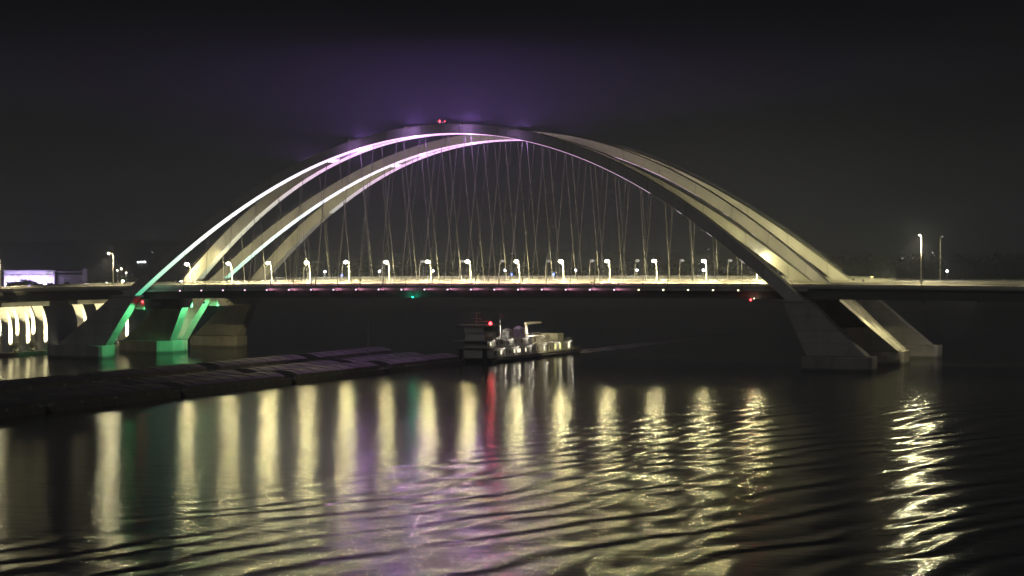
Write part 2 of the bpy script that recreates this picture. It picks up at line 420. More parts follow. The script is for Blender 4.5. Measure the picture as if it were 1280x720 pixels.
    for s in (-1, 1):
        for x in xs:
            u = (x-X0)/HL; q = rib_section(u, c, s); top = ((q[0][0]), (q[0][1]+q[1][1])/2, q[0][2]+0.1)
            yb = c+s*13.9; zb = dec(x)-0.9
            if top[2] < zb+6: continue
            hm = MB(); hm.tube([(x, yb, zb), top], 0.085, 5)
            hm.tube([(x, yb, zb-0.2), tuple(Vector((x,yb,zb)).lerp(Vector(top), 0.07))], 0.17, 6)
            obj('hanger', hm, M['cable'], root)
            if s < 0:
                fm = MB(); fm.box(x-1.35, x-0.75, yb-0.32, yb+0.25, zb-0.42, zb+0.05)
                fl = obj('floodlight', fm, M['girder'], root)
                if near and x < 56 and x > -62:
                    lamp('SPOT', 'fascia_glow', (x-.3, yb-1.5, zb-.9), 330, (1.0,.36,.58), root, .15, (x+1.2, yb-.2, zb+1.2), 120, .7)
                obj('flood_lens', MB().box(x-1.28, x-0.82, yb-0.36, yb-0.325, zb-0.36, zb), M['pinklens'] if x < 60 else M['yellowlens'], fl)
    # deck
    X = np.arange(-420, 421, 10.0)
    def sweep(prof, x_a=-420, x_b=420, step=10.0):
        mb = MB(); xs_ = np.arange(x_a, x_b+.01, step); n = len(prof); vs = []; fs = []
        for x in xs_:
            z = dec(x)
            vs += [(x, y, z+dz) for y, dz in prof]
        for i in range(len(xs_)-1):
            for k in range(n): fs.append((n*i+k, n*i+(k+1) % n, n*(i+1)+(k+1) % n, n*(i+1)+k))
        fs += [tuple(range(n))[::-1], tuple(n*(len(xs_)-1)+k for k in range(n))]
        return mb.add(vs, fs)
    y0, y1 = ye
    deck = obj('deck_slab', sweep([(y0,0),(y0,-0.55),(y1,-0.55),(y1,0)]), M['asphalt'], root)
    for yy in (y0+1.2, y0+8.0, y0+15.0, y1-8.0, y1-1.6):
        obj('girder', sweep([(yy-.3,-0.56),(yy-.3,-0.75),(yy-.03,-0.75),(yy-.03,-3.3),(yy-.35,-3.3),(yy-.35,-3.5),(yy+.35,-3.5),(yy+.35,-3.3),(yy+.03,-3.3),(yy+.03,-0.75),(yy+.3,-0.75),(yy+.3,-0.56)]), M['girder'], root)
    fb = MB()
    for x in np.arange(-400, 401, 7.45):
        z = dec(x); fb.box(x-.2, x+.2, y0+1.6, y1-2.0, z-2.2, z-0.56)
    obj('floor_beam', fb, M['girder'], root)
    # edge fascia with outriggers, near parapet, far parapet
    obj('edge_beam', sweep([(y0-.95,-0.60),(y0-.95,-1.25),(y0-.02,-1.25),(y0-.02,-0.60)], -110, 110, 5), M['steel'], root)
    par = obj('parapet', sweep([(y0+.05,0.004),(y0+.40,0.004),(y0+.32,0.60),(y0+.32,0.80),(y0+.05,0.80)]), M['parapet'], root)
    par2 = obj('parapet', sweep([(y1-.40,0.004),(y1-.05,0.004),(y1-.05,1.05),(y1-.32,1.05),(y1-.32,0.60)]), M['parapet'], root)
    for yy, hh, pp in ((y0+.18, 0.80, par), (y1-.18, 1.05, par2)):
        rm = MB()
        xa = np.arange(-420, 420.1, 10)
        for k in (0.28, 0.5): rm.tube([(x, yy, dec(x)+hh+k) for x in xa], 0.05, 4)
        for x in np.arange(-200, 220, 2.5): rm.box(x-.05, x+.05, yy-.05, yy+.05, dec(x)+hh-.02, dec(x)+hh+.52)
        obj('parapet_rail', rm, M['rail'], pp)
    # lane lines
    lm = MB()
    for yy in (y0+2.6, y1-3.0):
        for x in np.arange(-300, 300, 10): lm.add([(x,yy,dec(x)+.006),(x+10,yy,dec(x+10)+.006),(x+10,yy+.15,dec(x+10)+.006),(x,yy+.15,dec(x)+.006)], [(0,1,2,3)])
    for yy in (y0+6.4, y0+10.2, y0+14.0, y0+17.8):
        for x in np.arange(-300, 300, 12): lm.add([(x,yy,dec(x)+.006),(x+3,yy,dec(x+3)+.006),(x+3,yy+.15,dec(x+3)+.006),(x,yy+.15,dec(x)+.006)], [(0,1,2,3)])
    obj('lane_marking', lm, mat('white_road_paint_'+nm, (0.7,0.7,0.66), 0.7, 0, 0.15, 1), deck)
    if not near:
        # footpath outside the far ribs with a tall mesh fence
        obj('footpath_slab', sweep([(y1+.9,0.1),(y1+.9,-0.4),(y1+5.4,-0.4),(y1+5.4,0.1)], -420, 420), M['parapet'], root)
        fm = MB(); yy = y1+5.2
        for x in np.arange(-104, 111.2, 2.0):
            fm.box(x-.06, x+.06, yy-.06, yy+.06, dec(x)+.1, dec(x)+2.15)
        for k in (0.25, 1.1, 2.1):
            fm.tube([(x, yy, dec(x)+k) for x in np.arange(-104, 111, 5)], 0.06, 4)
        fn = obj('footpath_fence', fm, M['rail'], root)
        pm = MB()
        for x in np.arange(-104, 110, 2.0):
            for k in range(9): pm.box(x+.1+k*.2, x+.19+k*.2, yy-.015, yy+.015, dec(x)+.3, dec(x)+2.05)
        obj('fence_picket', pm, M['rail'], fn)
        obj('footpath_kerb', sweep([(y1+5.0,0.1),(y1+5.3,0.1),(y1+5.3,1.15),(y1+5.0,1.15)], -420, 420), M['parapet'], root)
        obj('end_pylon', MB().box(109.9, 110.9, yy-.5, yy+.4, dec(110)-.3, dec(110)+2.3), M['parapet'], root)
    return root, ribs
BN, RN = make_bridge(True)
BF, RF = make_bridge(False)

def tide_mat():
    m = mat('stained_footing_concrete', (0.34,0.33,0.30), 0.85, 0, 0.3, 0.35, bump=0.03, streak=True)
    t = m.node_tree; n = t.nodes; l = t.links; b = n['Principled BSDF']
    src = b.inputs['Base Color'].links[0].from_socket
    g = n.new('ShaderNodeNewGeometry'); s_ = n.new('ShaderNodeSeparateXYZ'); l.new(g.outputs['Position'], s_.inputs[0])
    nz = n.new('ShaderNodeTexNoise'); nz.inputs['Scale'].default_value = 0.6; nz.inputs['Detail'].default_value = 4
    ad = n.new('ShaderNodeMath'); ad.operation = 'MULTIPLY_ADD'; l.new(nz.outputs[0], ad.inputs[0]); ad.inputs[1].default_value = -1.6; l.new(s_.outputs['Z'], ad.inputs[2])
    mr_ = n.new('ShaderNodeMapRange'); l.new(ad.outputs[0], mr_.inputs[0]); mr_.inputs[1].default_value = -.1; mr_.inputs[2].default_value = .35; mr_.inputs[3].default_value = .35; mr_.inputs[4].default_value = 1
    vm = n.new('ShaderNodeVectorMath'); vm.operation = 'SCALE'; l.new(src, vm.inputs[0]); l.new(mr_.outputs[0], vm.inputs['Scale'])
    l.new(vm.outputs[0], b.inputs['Base Color']); return m
M['footing'] = tide_mat()
# ---------------------------------------------------------------- footings in the river
def footing(label, pts, z1):
    mb = MB(); mb.hexa([(x, y, -2.0) for x, y in pts], [(x, y, z1) for x, y in pts])
    o = obj('bridge_footing', mb, M['footing'], bevel=0.15)
    tag(o, label, 'footing', 'concrete footings under the arch legs')
    return o
ZF = 4.12
footing('long low concrete footing under the nearest right arch leg', [(111.6,-4.5),(129.9,-4.5),(130.9,-3.4),(130.9,3.4),(129.9,4.4),(111.6,4.4),(110.8,3.4),(110.8,-3.4)], ZF)
footing('middle right footing with yellow lit end carrying two legs', [(111.6,37.5),(129.4,40.9),(130.4,42.2),(130.4,50.6),(129.4,52.2),(111.6,55.6),(110.6,54),(110.6,39)], ZF)
footing('farthest right footing, plain grey and partly behind the middle one', [(111.6,88.2),(130.2,88.2),(131.2,89.3),(131.2,97),(130.2,98),(111.6,98),(110.8,97),(110.8,89.3)], ZF)
footing('nearest left footing glowing green at its end', [(-110.1,-3.6),(-110.1,4.4),(-111,5.2),(-128.5,5.2),(-129.5,4.2),(-129.5,-3.6),(-128.5,-4.5),(-111,-4.5)], ZF)
footing('middle left footing glowing green, wide and faceted', [(-109.8,41.8),(-109.8,52.2),(-112.2,55.6),(-128.2,53.2),(-129.2,52),(-129.2,41),(-128.2,40.2),(-112.6,36.0)], ZF)
footing('farthest left footing, unlit and dull grey', [(-110.2,89.4),(-110.2,97),(-111,98),(-127.5,98),(-128.5,97),(-128.5,89.4),(-127.5,88.2),(-111,88.2)], ZF)

# ---------------------------------------------------------------- deck lamps
def make_curved_lamp():
    root = thing('street_lamp', (0,0,0), '', 'street lamp', 'curved lamps along the bridge roadways')
    ORG[root.name] = Vector((0,0,0))
    pts = []; rad = []
    for k in range(13):
        t = k/12.0
        z = 7.35*math.sin(t*math.pi*0.47)/math.sin(math.pi*0.47)*1.0
        y = -2.1*t**3.2
        pts.append((0, y, z)); rad.append(0.17-0.09*t)
    obj('pole', MB().tube(pts, rad, 8), M['pole'], root, smooth=True)
    obj('base_plate', MB().box(-.28,.28,-.28,.28,0,.12), M['pole'], root)
    hm = MB(); hm.hexa([(-.24,-3.1,7.28),(.24,-3.1,7.28),(.19,-2.0,7.32),(-.19,-2.0,7.32)], [(-.18,-3.0,7.44),(.18,-3.0,7.44),(.14,-2.0,7.48),(-.14,-2.0,7.48)])
    hd = obj('lamp_head', hm, M['pole'], root, bevel=0.03)
    obj('lens', MB().ball((0,-2.65,7.15), 0.72, 12, 8, 0.6), M['lens'], hd, smooth=True)
    return root
LAMP_COL = (1.0, 0.87, 0.38)
proto = make_curved_lamp()
NX = [-99.0,-84.3,-70.3,-56.9,-43.4,-29.8,-15.8,-2.6,13.4,27.7,42.5,57.3,72.7,88.2]
for i, x in enumerate(NX):
    o = proto if i == 0 else copy_tree(proto)
    z = deck_zs(x); o.location = (x, CN+12.2, z+0.004)
    o['label'] = ORDN[i]+' curved lamp from the left leaning over the near roadway'
    P = 5800 if i not in (5,) else 2000
    if i in (13,): P = 6500
    if i in (0,): P = 4000
    ORG[o.name] = Vector((x, CN+12.2, z+0.004))
    lamp('POINT', 'lamp_light', (x, CN+12.2-2.65, z+6.3), P, LAMP_COL, o, 0.3)
    lamp('SPOT', 'deck_beam', (x, CN+12.2-2.65, z+6.2), P*2.0, (1.0,0.84,0.52), o, 0.3, (x, CN+12.2-3.2, z), 134, .3)
FX = [-85.0,-71.1,-57.4,-43.3,-30.2,-16.4,-2.8,12.8,27.4,42.3,56.8,72.2,88.0]
lensd = None
for i, x in enumerate(FX):
    o = copy_tree(proto); z = deck_zs(x); o.location = (x, CF-12.0, z+0.004); o.rotation_euler = (0,0,math.pi)
    for ch in list(o.children):
        if ch.type == 'LIGHT': bpy.data.objects.remove(ch)
        else:
            for g in ch.children:
                if g.name.startswith('lens'):
                    if lensd is None: lensd = g.data.copy(); lensd.materials.clear(); lensd.materials.append(M['lensfaint'])
                    g.data = lensd
    o['label'] = ORDN[i]+' curved lamp from the left turned away over the far roadway'
    o.rotation_euler = (0,0,math.pi)
    lo = lamp('SPOT', 'lamp_light', (0,-2.65,6.2), 8000, LAMP_COL, None, 0.3, (0,-9.5,0), 124, 0.4)
    lo.parent = o

def tall_lamp(x, y, side, h, label, watt, dim=False):
    z = deck_zs(x)
    root = thing('tall_street_lamp', (x, y, z), label, 'street lamp', 'tall straight lamps on the approaches')
    obj('pole', MB().tube([(x,y,z),(x,y,z+h-1.2),(x,y+side*.3,z+h-.4),(x,y+side*1.4,z+h),(x,y+side*2.6,z+h+.1)], [.2,.14,.11,.09,.07], 8), M['pole'], root, smooth=True)
    obj('base_plate', MB().box(x-.3,x+.3,y-.3,y+.3,z,z+.15), M['pole'], root)
    hm = MB(); ys = sorted((y+side*2.3, y+side*3.5)); hm.box(x-.25,x+.25,ys[0],ys[1],z+h-.02,z+h+.2)
    hd = obj('lamp_head', hm, M['pole'], root, bevel=0.03)
    obj('lens', MB().ball((x,y+side*2.95,z+h-.12), 0.34, 10, 6, 0.5), M['lensfaint'] if dim else (M['lensdim'] if x > 0 else M['lens']), hd, smooth=True)
    if watt:
        lamp('POINT', 'lamp_light', (x, y+side*2.95, z+h-.75), watt, (1.0,0.90,0.50), root, 0.6)
        lamp('SPOT', 'deck_beam', (x, y+side*2.95, z+h-.8), 30000, (1.0,0.84,0.5), root, 0.35, (x, y+side*4, z), 128, .3)
    return root
tall_lamp(137.0, CN+12.6, -1, 15.0, 'tall straight lamp post right of the arches on the near roadway', 17000)
tall_lamp(187.0, CN+12.6, -1, 15.0, 'tall straight lamp post beyond the right edge of the picture', 9000)
tall_lamp(-127.5, CN+12.6, -1, 11.4, 'tall lamp post with a glaring head left of the arches', 6000)
tall_lamp(-170.0, CN+12.6, -1, 11.6, 'tall lamp post beyond the left edge lighting the approach', 3500)
tall_lamp(137.8, CF-12.4, 1, 14.6, 'faint tall lamp post behind the bright one on the far roadway', 0, True)

# footpath lamps and blue call posts on the far edge
def path_lamp(x, label, watt):
    z = deck_zs(x)+.1; y = CF+17.4
    root = thing('footpath_lamp', (x,y,z), label, 'lamp', 'white footpath lamps along the far fence')
    obj('pole', MB().tube([(x,y,z),(x,y,z+3.6)], [.09,.06], 6), M['pole'], root)
    obj('lamp_head', MB().ball((x,y,z+3.85), 0.34, 10, 6, 0.9), M['lenswhite'], root, smooth=True)
    lamp('POINT', 'lamp_light', (x,y-.05,z+4.35), watt, (0.93,0.97,1.0), root, 0.2)
PX = [-97.5,-76.9,-56.9,-37.5,-11.8,12.7,33.7,55.9,76.0,134.2]
for i, x in enumerate(PX):
    path_lamp(x, (ORDN[i]+' white globe lamp from the left on the far footpath') if i < 9 else 'white globe lamp alone right of the arches on the far footpath', 1500 if i not in (4,8) else 300)
for i, x in enumerate((-70.1,-9.2,5.5)):
    z = deck_zs(x)+.1; y = CF+16.2
    root = thing('call_post', (x,y,z), 'slim call post with blue light, '+('alone at the left','left of the middle pair','right of the middle pair')[i]+' behind the roadway', 'call post', 'blue call posts on the footpath')
    obj('post', MB().box(x-.18,x+.18,y-.18,y+.18,z,z+2.2), M['pole'], root, bevel=.03)
    obj('beacon', MB().box(x-.24,x+.24,y-.24,y+.24,z+2.2,z+3.0), M['bluelens'], root)

# navigation and warning lights
def signal_light(x, y, z, m, col, label, watt, r=.28, drop=1.2):
    root = thing('navigation_light', (x,y,z), label, 'navigation light')
    obj('housing', MB().tube([(x,y,z+.2),(x,y,z+drop)], .09, 6), M['girder'], root)
    obj('lens', MB().ball((x,y,z), r, 10, 6), m, root, smooth=True)
    lamp('POINT', 'lamp_light', (x, y-.5, z-.25), watt, col, root, .2)
signal_light(-11.6, CN-12.6, 19.6, M['greenlens'], (0.02,1,.5), 'green navigation light hanging under the middle of the bridge', 260, .25)
signal_light(93.0, CN-12.6, 19.5, M['redlens'], (1,.05,.05), 'red navigation light hanging under the deck near the right leg', 110, .3)
signal_light(94.0, CN-12.6, 19.9, M['yellowlens'], (1,.9,.5), 'small yellow lamp beside the red light near the right leg', 60, .18, .8)
signal_light(-100.6, CN-17.0, 17.6, M['redlens'], (1,.05,.05), 'red navigation light beside the nearest left arch leg', 25, .3)
bx = -8.6; zz = zu((bx-X0)/HL)+1.4
root = thing('aviation_beacon', (bx, CN+1.7, zz-.3), 'small red aviation warning beacon on top of the arch crown', 'beacon')
obj('mast', MB().tube([(bx,CN+1.7,zz-.5),(bx,CN+1.7,zz+2.5)], .1, 6).tube([(bx,CN+1.7,zz+2.3),(bx+1.7,CN+1.7,zz+2.3)], .07, 6), M['rail'], root)
obj('beacon_lens', MB().ball((bx,CN+1.7,zz+2.7), .28, 10, 6).ball((bx+1.7,CN+1.7,zz+2.6), .16, 10, 6), M['redlens'], root, smooth=True)
lamp('POINT', 'lamp_light', (bx,CN+1.7,zz+3.2), 350, (1,.05,.1), root, .2)

# coloured floods that wash the arches (fixtures on the bridge, some added to brighten dull faces)
def wash(name, loc, tgt, watt, col, cone, parent, lensm=None, rad=.4):
    loc = Vector(loc); d = (Vector(tgt)-loc).normalized()
    mb = MB(); mb.tube([tuple(loc-d*.7), tuple(loc-d*.1)], [.25,.4], 8)
    o = obj('floodlight', mb, M['girder'], parent)
    lamp('SPOT', 'flood_beam', tuple(loc), watt, col, parent, rad, tgt, cone, .6)
GR = (0.15, 1.0, 0.34); YL = (1.0, 0.88, 0.40)
wash('g', (-96.5, 5.0, 16.5), (-108, 1.0, 9.0), 19000, GR, 80, BN)
wash('g', (-96.5, 38.0, 16.5), (-107.5, 41.0, 9.5), 19000, GR, 90, BN)
wash('g', (-96.5, 54.5, 16.5), (-107.5, 52.0, 9.5), 19000, GR, 90, BF)
wash('y', (121.0, 39.5, 22.5), (125, 44.0, 8), 22000, YL, 80, BN)
wash('y', (124.0, 60.5, 24.4), (102, 86, 30), 80000, YL, 66, BF)
wash('y', (142, 12, 19), (131, 0, 2), 3500, (1,.88,.6), 50, BN)  # added flood, lightens the end of the nearest right footing
wash('y', (146, 76, 18.0), (126, 93, 9), 8000, (1,.88,.72), 80, BF)  # added flood, lightens the farthest right leg and footing
wash('y', (92.0, 60.5, 24.4), (76, 84, 44), 20000, YL, 62, BF)
wash('y', (122.0, 12.0, 25.5), (94, 36, 36), 26000, YL, 62, BN)
wash('y', (92.0, 12.0, 24.4), (68, 32, 50), 13000, YL, 66, BN)
wash('y', (-96.0, 60.5, 24.0), (-78, 84, 38), 5000, YL, 62, BF)
wash('y', (-92.0, 12.0, 24.0), (-78, 35, 38), 3500, (1,.95,.8), 62, BN)
wash('y', (120.0, 33.6, 25.0), (92, 54, 40), 12000, (1.0,.82,.66), 60, BN)  # added flood, warms the outer face of the far bridge's near rib
wash('p', (44.0, 12.0, 24.4), (40, 30, 58), 14000, (1,.6,.75), 50, BN)
wash('p', (50.0, 60.5, 24.4), (46, 80, 58), 18000, (1,.6,.75), 50, BF)
# added purple lamps for the glow round the crown, with small boxes
for b_, cc in ((BN, CN), (BF, CF)):
    for x, pw in ((-52,10000),(-34,20000),(-16,26000),(2,26000),(18,12000)):
        if cc == CF: pw *= 0.35
        u = (x-X0)/HL; z = zu(u)+D0
        mb = MB().box(x-.25,x+.25,cc-.25,cc+.25,z-.1,z+.2)
        obj('added_crown_box', mb, M['rail'], b_)
        lamp('SPOT', 'added_crown_glow', (x, cc, z+0.8), pw*1.3, (0.60,0.24,1.0), b_, .2, (x,cc,z+50), 177, .1)
        if -40 < x < 5: lamp('POINT', 'added_soffit_glow', (x, cc, zu(u)-1.8), pw*.27, (0.72,0.32,1.0), b_, .3)  # added point lamps for purple haze and water below the crown
        if cc == CN and x > -40:
            a_ = rib_section(u, CN, -1); yo = a_[0][1]
            ab = MB().tube([(x, yo+1.0, z+.05), (x, yo-3.6, z-.2)], .07, 6).box(x-.3, x+.3, yo-4.2, yo-3.6, z-.55, z-.05)
            obj('added_bracket', ab, M['rail'], b_)  # added bracket, carrying a lamp that tints the near rib face
            lamp('SPOT', 'added_face_fill', (x, yo-4.0, z-.6), pw*.035, (0.66,0.34,1.0), b_, .2, (x, yo, z-2.6), 160, .6)

# ---------------------------------------------------------------- approach piers on the left
def pier(x, cols, y0, y1, label, lit):
    root = thing('approach_pier', (x,(y0+y1)/2,0), label, 'bridge pier', 'lit approach piers left of the arches')
    obj('pier_footing', MB().box(x-3.2,x+3.2,y0,y1,-2,1.15), M['concrete'], root, bevel=.15)
    zt_ = deck_zs(x)-3.6
    for y in cols:
        mb = MB(); prev = None; K = 12
        for k in range(K+1):
            t = k/K; z = 1.1+(zt_-1.4-1.1)*t
            yy = y - 3.4*max(0, t-.45)**2/.3025
            hw = (1.05-.28*max(0,t-.45)); hx = 1.25+.35*max(0,t-.5)
            ring = [(x-hx,yy-hw,z),(x+hx,yy-hw,z),(x+hx,yy+hw,z),(x-hx,yy+hw,z)]
            if prev: mb.add(prev+ring, [(0,1,5,4),(1,2,6,5),(2,3,7,6),(3,0,4,7)])
            prev = ring
        obj('curved_column', mb, M['facade'], root)
        if lit:
            lamp('SPOT', 'pier_flood', (x+5.6, y+.6, 1.5), 80000*lit, (1.0,0.86,0.44), root, .3, (x+1.0, y-1.0, 10.0), 72, 1.0)
            obj('floodlight', MB().box(x+2.3,x+2.9,y+.3,y+.9,1.15,1.6), M['girder'], root)
    obj('pier_cap', MB().box(x-1.7,x+1.7,min(cols)-6.2,max(cols)+1.8,zt_-1.5,zt_), M['girder'], root, bevel=.1)
pier(-150, (6.3,16.9,27.8), -4, 37.8, 'pier of three yellow lit curved columns at the left edge of the picture', 1.0)
pier(-150, (53.6,68.0,81.9), 46, 89.5, 'yellow lit pier half hidden behind the nearest left arch leg', 1.0)
pier(-192, (67.5,79.3,90.0), 60, 97, 'yellow lit pier seen between the columns of the leftmost pier', 1.0)

# ---------------------------------------------------------------- tow of barges
def make_barge(z_deck, lab):
    root = thing('covered_barge', (0,0,0), lab, 'barge', 'covered barges lashed in one tow')
    Lh, Wd = 29.5, 5.25
    hb = MB(); zd = z_deck
    hb.hexa([(-Wd,-Lh+5,-2),(Wd,-Lh+5,-2),(Wd,Lh-1,-2),(-Wd,Lh-1,-2)], [(-Wd,-Lh,zd),(Wd,-Lh,zd),(Wd,Lh,zd),(-Wd,Lh,zd)])
    for sx in (-1,1):
        hb.box(sx*Wd-.06,sx*Wd+.06,-Lh+.3,Lh-.3,zd-.45,zd-.25)
    hull = obj('hull', hb, M['hull'], root)
    cm = MB()
    cm.box(-Wd+.75,-Wd+.9,-Lh+4,Lh-3,zd-.01,zd+.95); cm.box(Wd-.9,Wd-.75,-Lh+4,Lh-3,zd-.01,zd+.95)
    cm.box(-Wd+.9,Wd-.9,-Lh+4,-Lh+4.15,zd-.01,zd+.95); cm.box(-Wd+.9,Wd-.9,Lh-3.15,Lh-3,zd-.01,zd+.95)
    obj('coaming', cm, M['hull'], root)
    cv = MB(); n = 9; secs = 13; y0, y1 = -Lh+4.0, Lh-3.0; dy = (y1-y0)/secs
    for k in range(secs):
        up = .12 if k % 2 else 0
        a, b = y0+k*dy+.02, y0+(k+1)*dy-.02
        vs = []
        for yy in (a, b):
            for i in range(n):
                t = i/(n-1); xx = -Wd+.72+(2*Wd-1.44)*t
                vs.append((xx, yy, zd+.96+up+1.0*math.sin(math.pi*t)**.7))
            
        cv.add(vs, [(i, i+1, n+i+1, n+i) for i in range(n-1)] + [tuple(range(n))[::-1], tuple(range(n, 2*n))])
    obj('cargo_cover', cv, M['cover'], root)
    bt = MB()
    for sx in (-1,1):
        for yy in (-Lh+1.5, -Lh/2, 0, Lh/2, Lh-1.5):
            bt.tube([(sx*(Wd-.35),yy-.35,zd-.02),(sx*(Wd-.35),yy-.35,zd+.5)], .13, 6); bt.tube([(sx*(Wd-.35),yy+.35,zd-.02),(sx*(Wd-.35),yy+.35,zd+.5)], .13, 6)
    bt.tube([(-Wd+1,-Lh+1,zd+.02),(Wd-1,-Lh+3,zd+.1)], .05, 4)
    obj('mooring_bitt', bt, M['rail'], root)
    return root
rows = ['beside the towboat','second from the towboat','third from the towboat','fourth from the towboat','at the head of the tow']
barge_root = {}
for ci, (xc, zd, cn_) in enumerate(((1.9,1.25,'right'),(-8.9,1.5,'middle'),(-19.7,2.9,'left'))):
    for k in range(5):
        lb = ('dark low covered barge ' if zd < 2 else 'covered barge riding high ')+rows[k]+' in the '+cn_+' string'
        if k == 0: pb = make_barge(zd, lb); o = pb
        else: o = copy_tree(pb); o['label'] = lb
        o.location = (xc+random.uniform(-.08,.08), -24.6-59.7*k+random.uniform(-.1,.1), 0)
js = thing('jackstaff', (-13.4,-20,2.3), 'thin tall mast standing on the barges left of the towboat', 'mast')
obj('mast', MB().tube([(-13.4,-20,2.4),(-13.4,-20,14.4)], [.16,.08], 6), M['rail'], js)
obj('stay', MB().tube([(-13.4,-20,8),(-13.4,-23,2.6)], .04, 4).tube([(-13.4,-20,8),(-13.4,-17,2.6)], .04, 4), M['rail'], js)

# ---------------------------------------------------------------- towboat (bow towards -y)
tb = thing('towboat', (8.6, 48, 0), 'white multi-deck towboat with lit windows and a red light, pushing barges under the bridge', 'towboat')
xa, xb = 3.0, 14.2
hm = MB(); hm.hexa([(xa+.4,9,-1.5),(xb-.4,9,-1.5),(xb-.4,88,-1.5),(xa+.4,88,-1.5)], [(xa,7.5,1.2),(xb,7.5,1.2),(xb,91,1.45),(xa,91,1.45)])
hull = obj('hull', hm, M['boatdark'], tb, bevel=.15)
obj('rub_rail', MB().box(xb-.02,xb+.22,8,91,.75,1.05).box(xa-.22,xa+.02,8,91,.75,1.05), M['deckgrey'], hull)
kn = MB()
for xk in (xa+1.6, xb-2.0): kn.hexa([(xk-.5,6.9,-.5),(xk+.5,6.9,-.5),(xk+.5,8.6,-.5),(xk-.5,8.6,-.5)], [(xk-.5,6.9,4.3),(xk+.5,6.9,4.3),(xk+.5,8.0,4.3),(xk-.5,8.0,4.3)])
obj('push_knee', kn, M['boatdark'], tb)
def house(name, x0, x1, y0, y1, z0, z1, m=None, eave=.5):
    o = obj(name, MB().box(x0,x1,y0,y1,z0,z1), m or M['boat'], tb, bevel=.06)
    obj('roof_deck', MB().box(x0-eave,x1+eave,y0-eave,y1+eave,z1,z1+.18), M['boat'], o, bevel=.04)
    return o
mh = house('main_deckhouse', xa+1.1, xb-1.0, 11, 83, 1.46, 4.3, eave=.7)
uh = house('upper_deckhouse', xa+1.9, xb-1.9, 9.5, 56, 4.49, 6.7)
ph1 = house('pilothouse_tower', xa+2.4, xb-2.6, 8.8, 19, 6.89, 9.0)
ph = obj('pilothouse', MB().hexa([(xa+2.6,8.2,9.19),(xb-2.8,8.2,9.19),(xb-2.8,17,9.19),(xa+2.6,17,9.19)], [(xa+2.3,7.8,11.2),(xb-2.5,7.8,11.2),(xb-2.5,17,11.2),(xa+2.3,17,11.2)]), M['boat'], tb, bevel=.05)
obj('pilothouse_roof', MB().box(xa+1.2,xb-1.2,6.8,18.2,11.21,11.5), M['boat'], ph, bevel=.05)
obj('pilothouse_window', MB().hexa([(xb-2.74,8.6,9.7),(xb-2.66,8.6,9.7),(xb-2.66,16.4,9.7),(xb-2.74,16.4,9.7)], [(xb-2.55,8.6,10.9),(xb-2.47,8.6,10.9),(xb-2.47,16.4,10.9),(xb-2.55,16.4,10.9)]), M['glassdark'], ph)
obj('wing_platform', MB().box(xa-.6,xb+.2,7.0,9.2,6.68,6.86), M['boat'], tb)
mm = MB().tube([(8.2,11,11.4),(8.2,11,15.0)], .14, 6).box(6.6,9.8,10.8,11.2,13.2,13.4).box(6.9,9.4,10.85,11.15,14.9,15.15).box(7.3,11.6,10.9,11.1,12.4,12.55)
obj('radar_mast', mm, M['boat'], tb)
for yv in (13.5, 24.5, 29.0, 37.0, 47.0, 49.5, 55.0):
    obj('roof_vent', MB().tube([(10.6+.5*math.sin(yv),yv,6.8),(10.6+.5*math.sin(yv),yv,7.6)], .16, 6).ball((10.6+.5*math.sin(yv),yv,7.7), .32, 8, 5, .5), M['boat'], tb)
for yd in (20.7, 43.2, 60.2):
    obj('door', MB().box(xb-1.0,xb-.95,yd-.45,yd+.45,1.7,3.75), M['deckgrey'], mh)
st = MB()
for k in range(9): st.box(xb-.95,xb-.35,84.2-.32*k,84.5-.32*k,1.5+.33*k,1.58+.33*k)
st.box(xb-.98,xb-.94,81.5,84.5,1.5,1.6)
obj('stair', st, M['deckgrey'], tb)
# windows: (y, z, kind, half width, half height)
def win(parent, x, y, z, m, hw=.55, hh=.5): 
    f = obj('window', MB().box(x,x+.05,y-hw,y+hw,z-hh,z+hh), m, parent)
    fr = MB(); fr.box(x,x+.09,y-hw-.1,y-hw-.001,z-hh-.1,z+hh+.1).box(x,x+.09,y+hw+.001,y+hw+.1,z-hh-.1,z+hh+.1).box(x,x+.09,y-hw,y+hw,z+hh+.001,z+hh+.1)
    obj('window_frame', fr, M['boat'], f)
for y, lit in ((14,0),(18.5,1),(23,0),(26,0),(30,1),(34,2),(40,1),(46,0),(51,0),(57,1),(63,0)):
    win(mh, xb-1.0, y, 3.0, (M['glassdark'],M['win'],M['win'])[lit], .55 if lit < 2 else 1.4, .55)
for y in (67.5,72,80.5): win(mh, xb-1.0, y, 3.0, M['winyellow'] if y < 80 else M['win'], .9, .95)
for y, lit in ((12,1),(17,0),(22,0),(27,0),(33,0),(39,0),(45,0),(51,0)):
    win(uh, xb-1.9, y, 5.7, (M['glassdark'],M['win'])[lit], .5, .5)
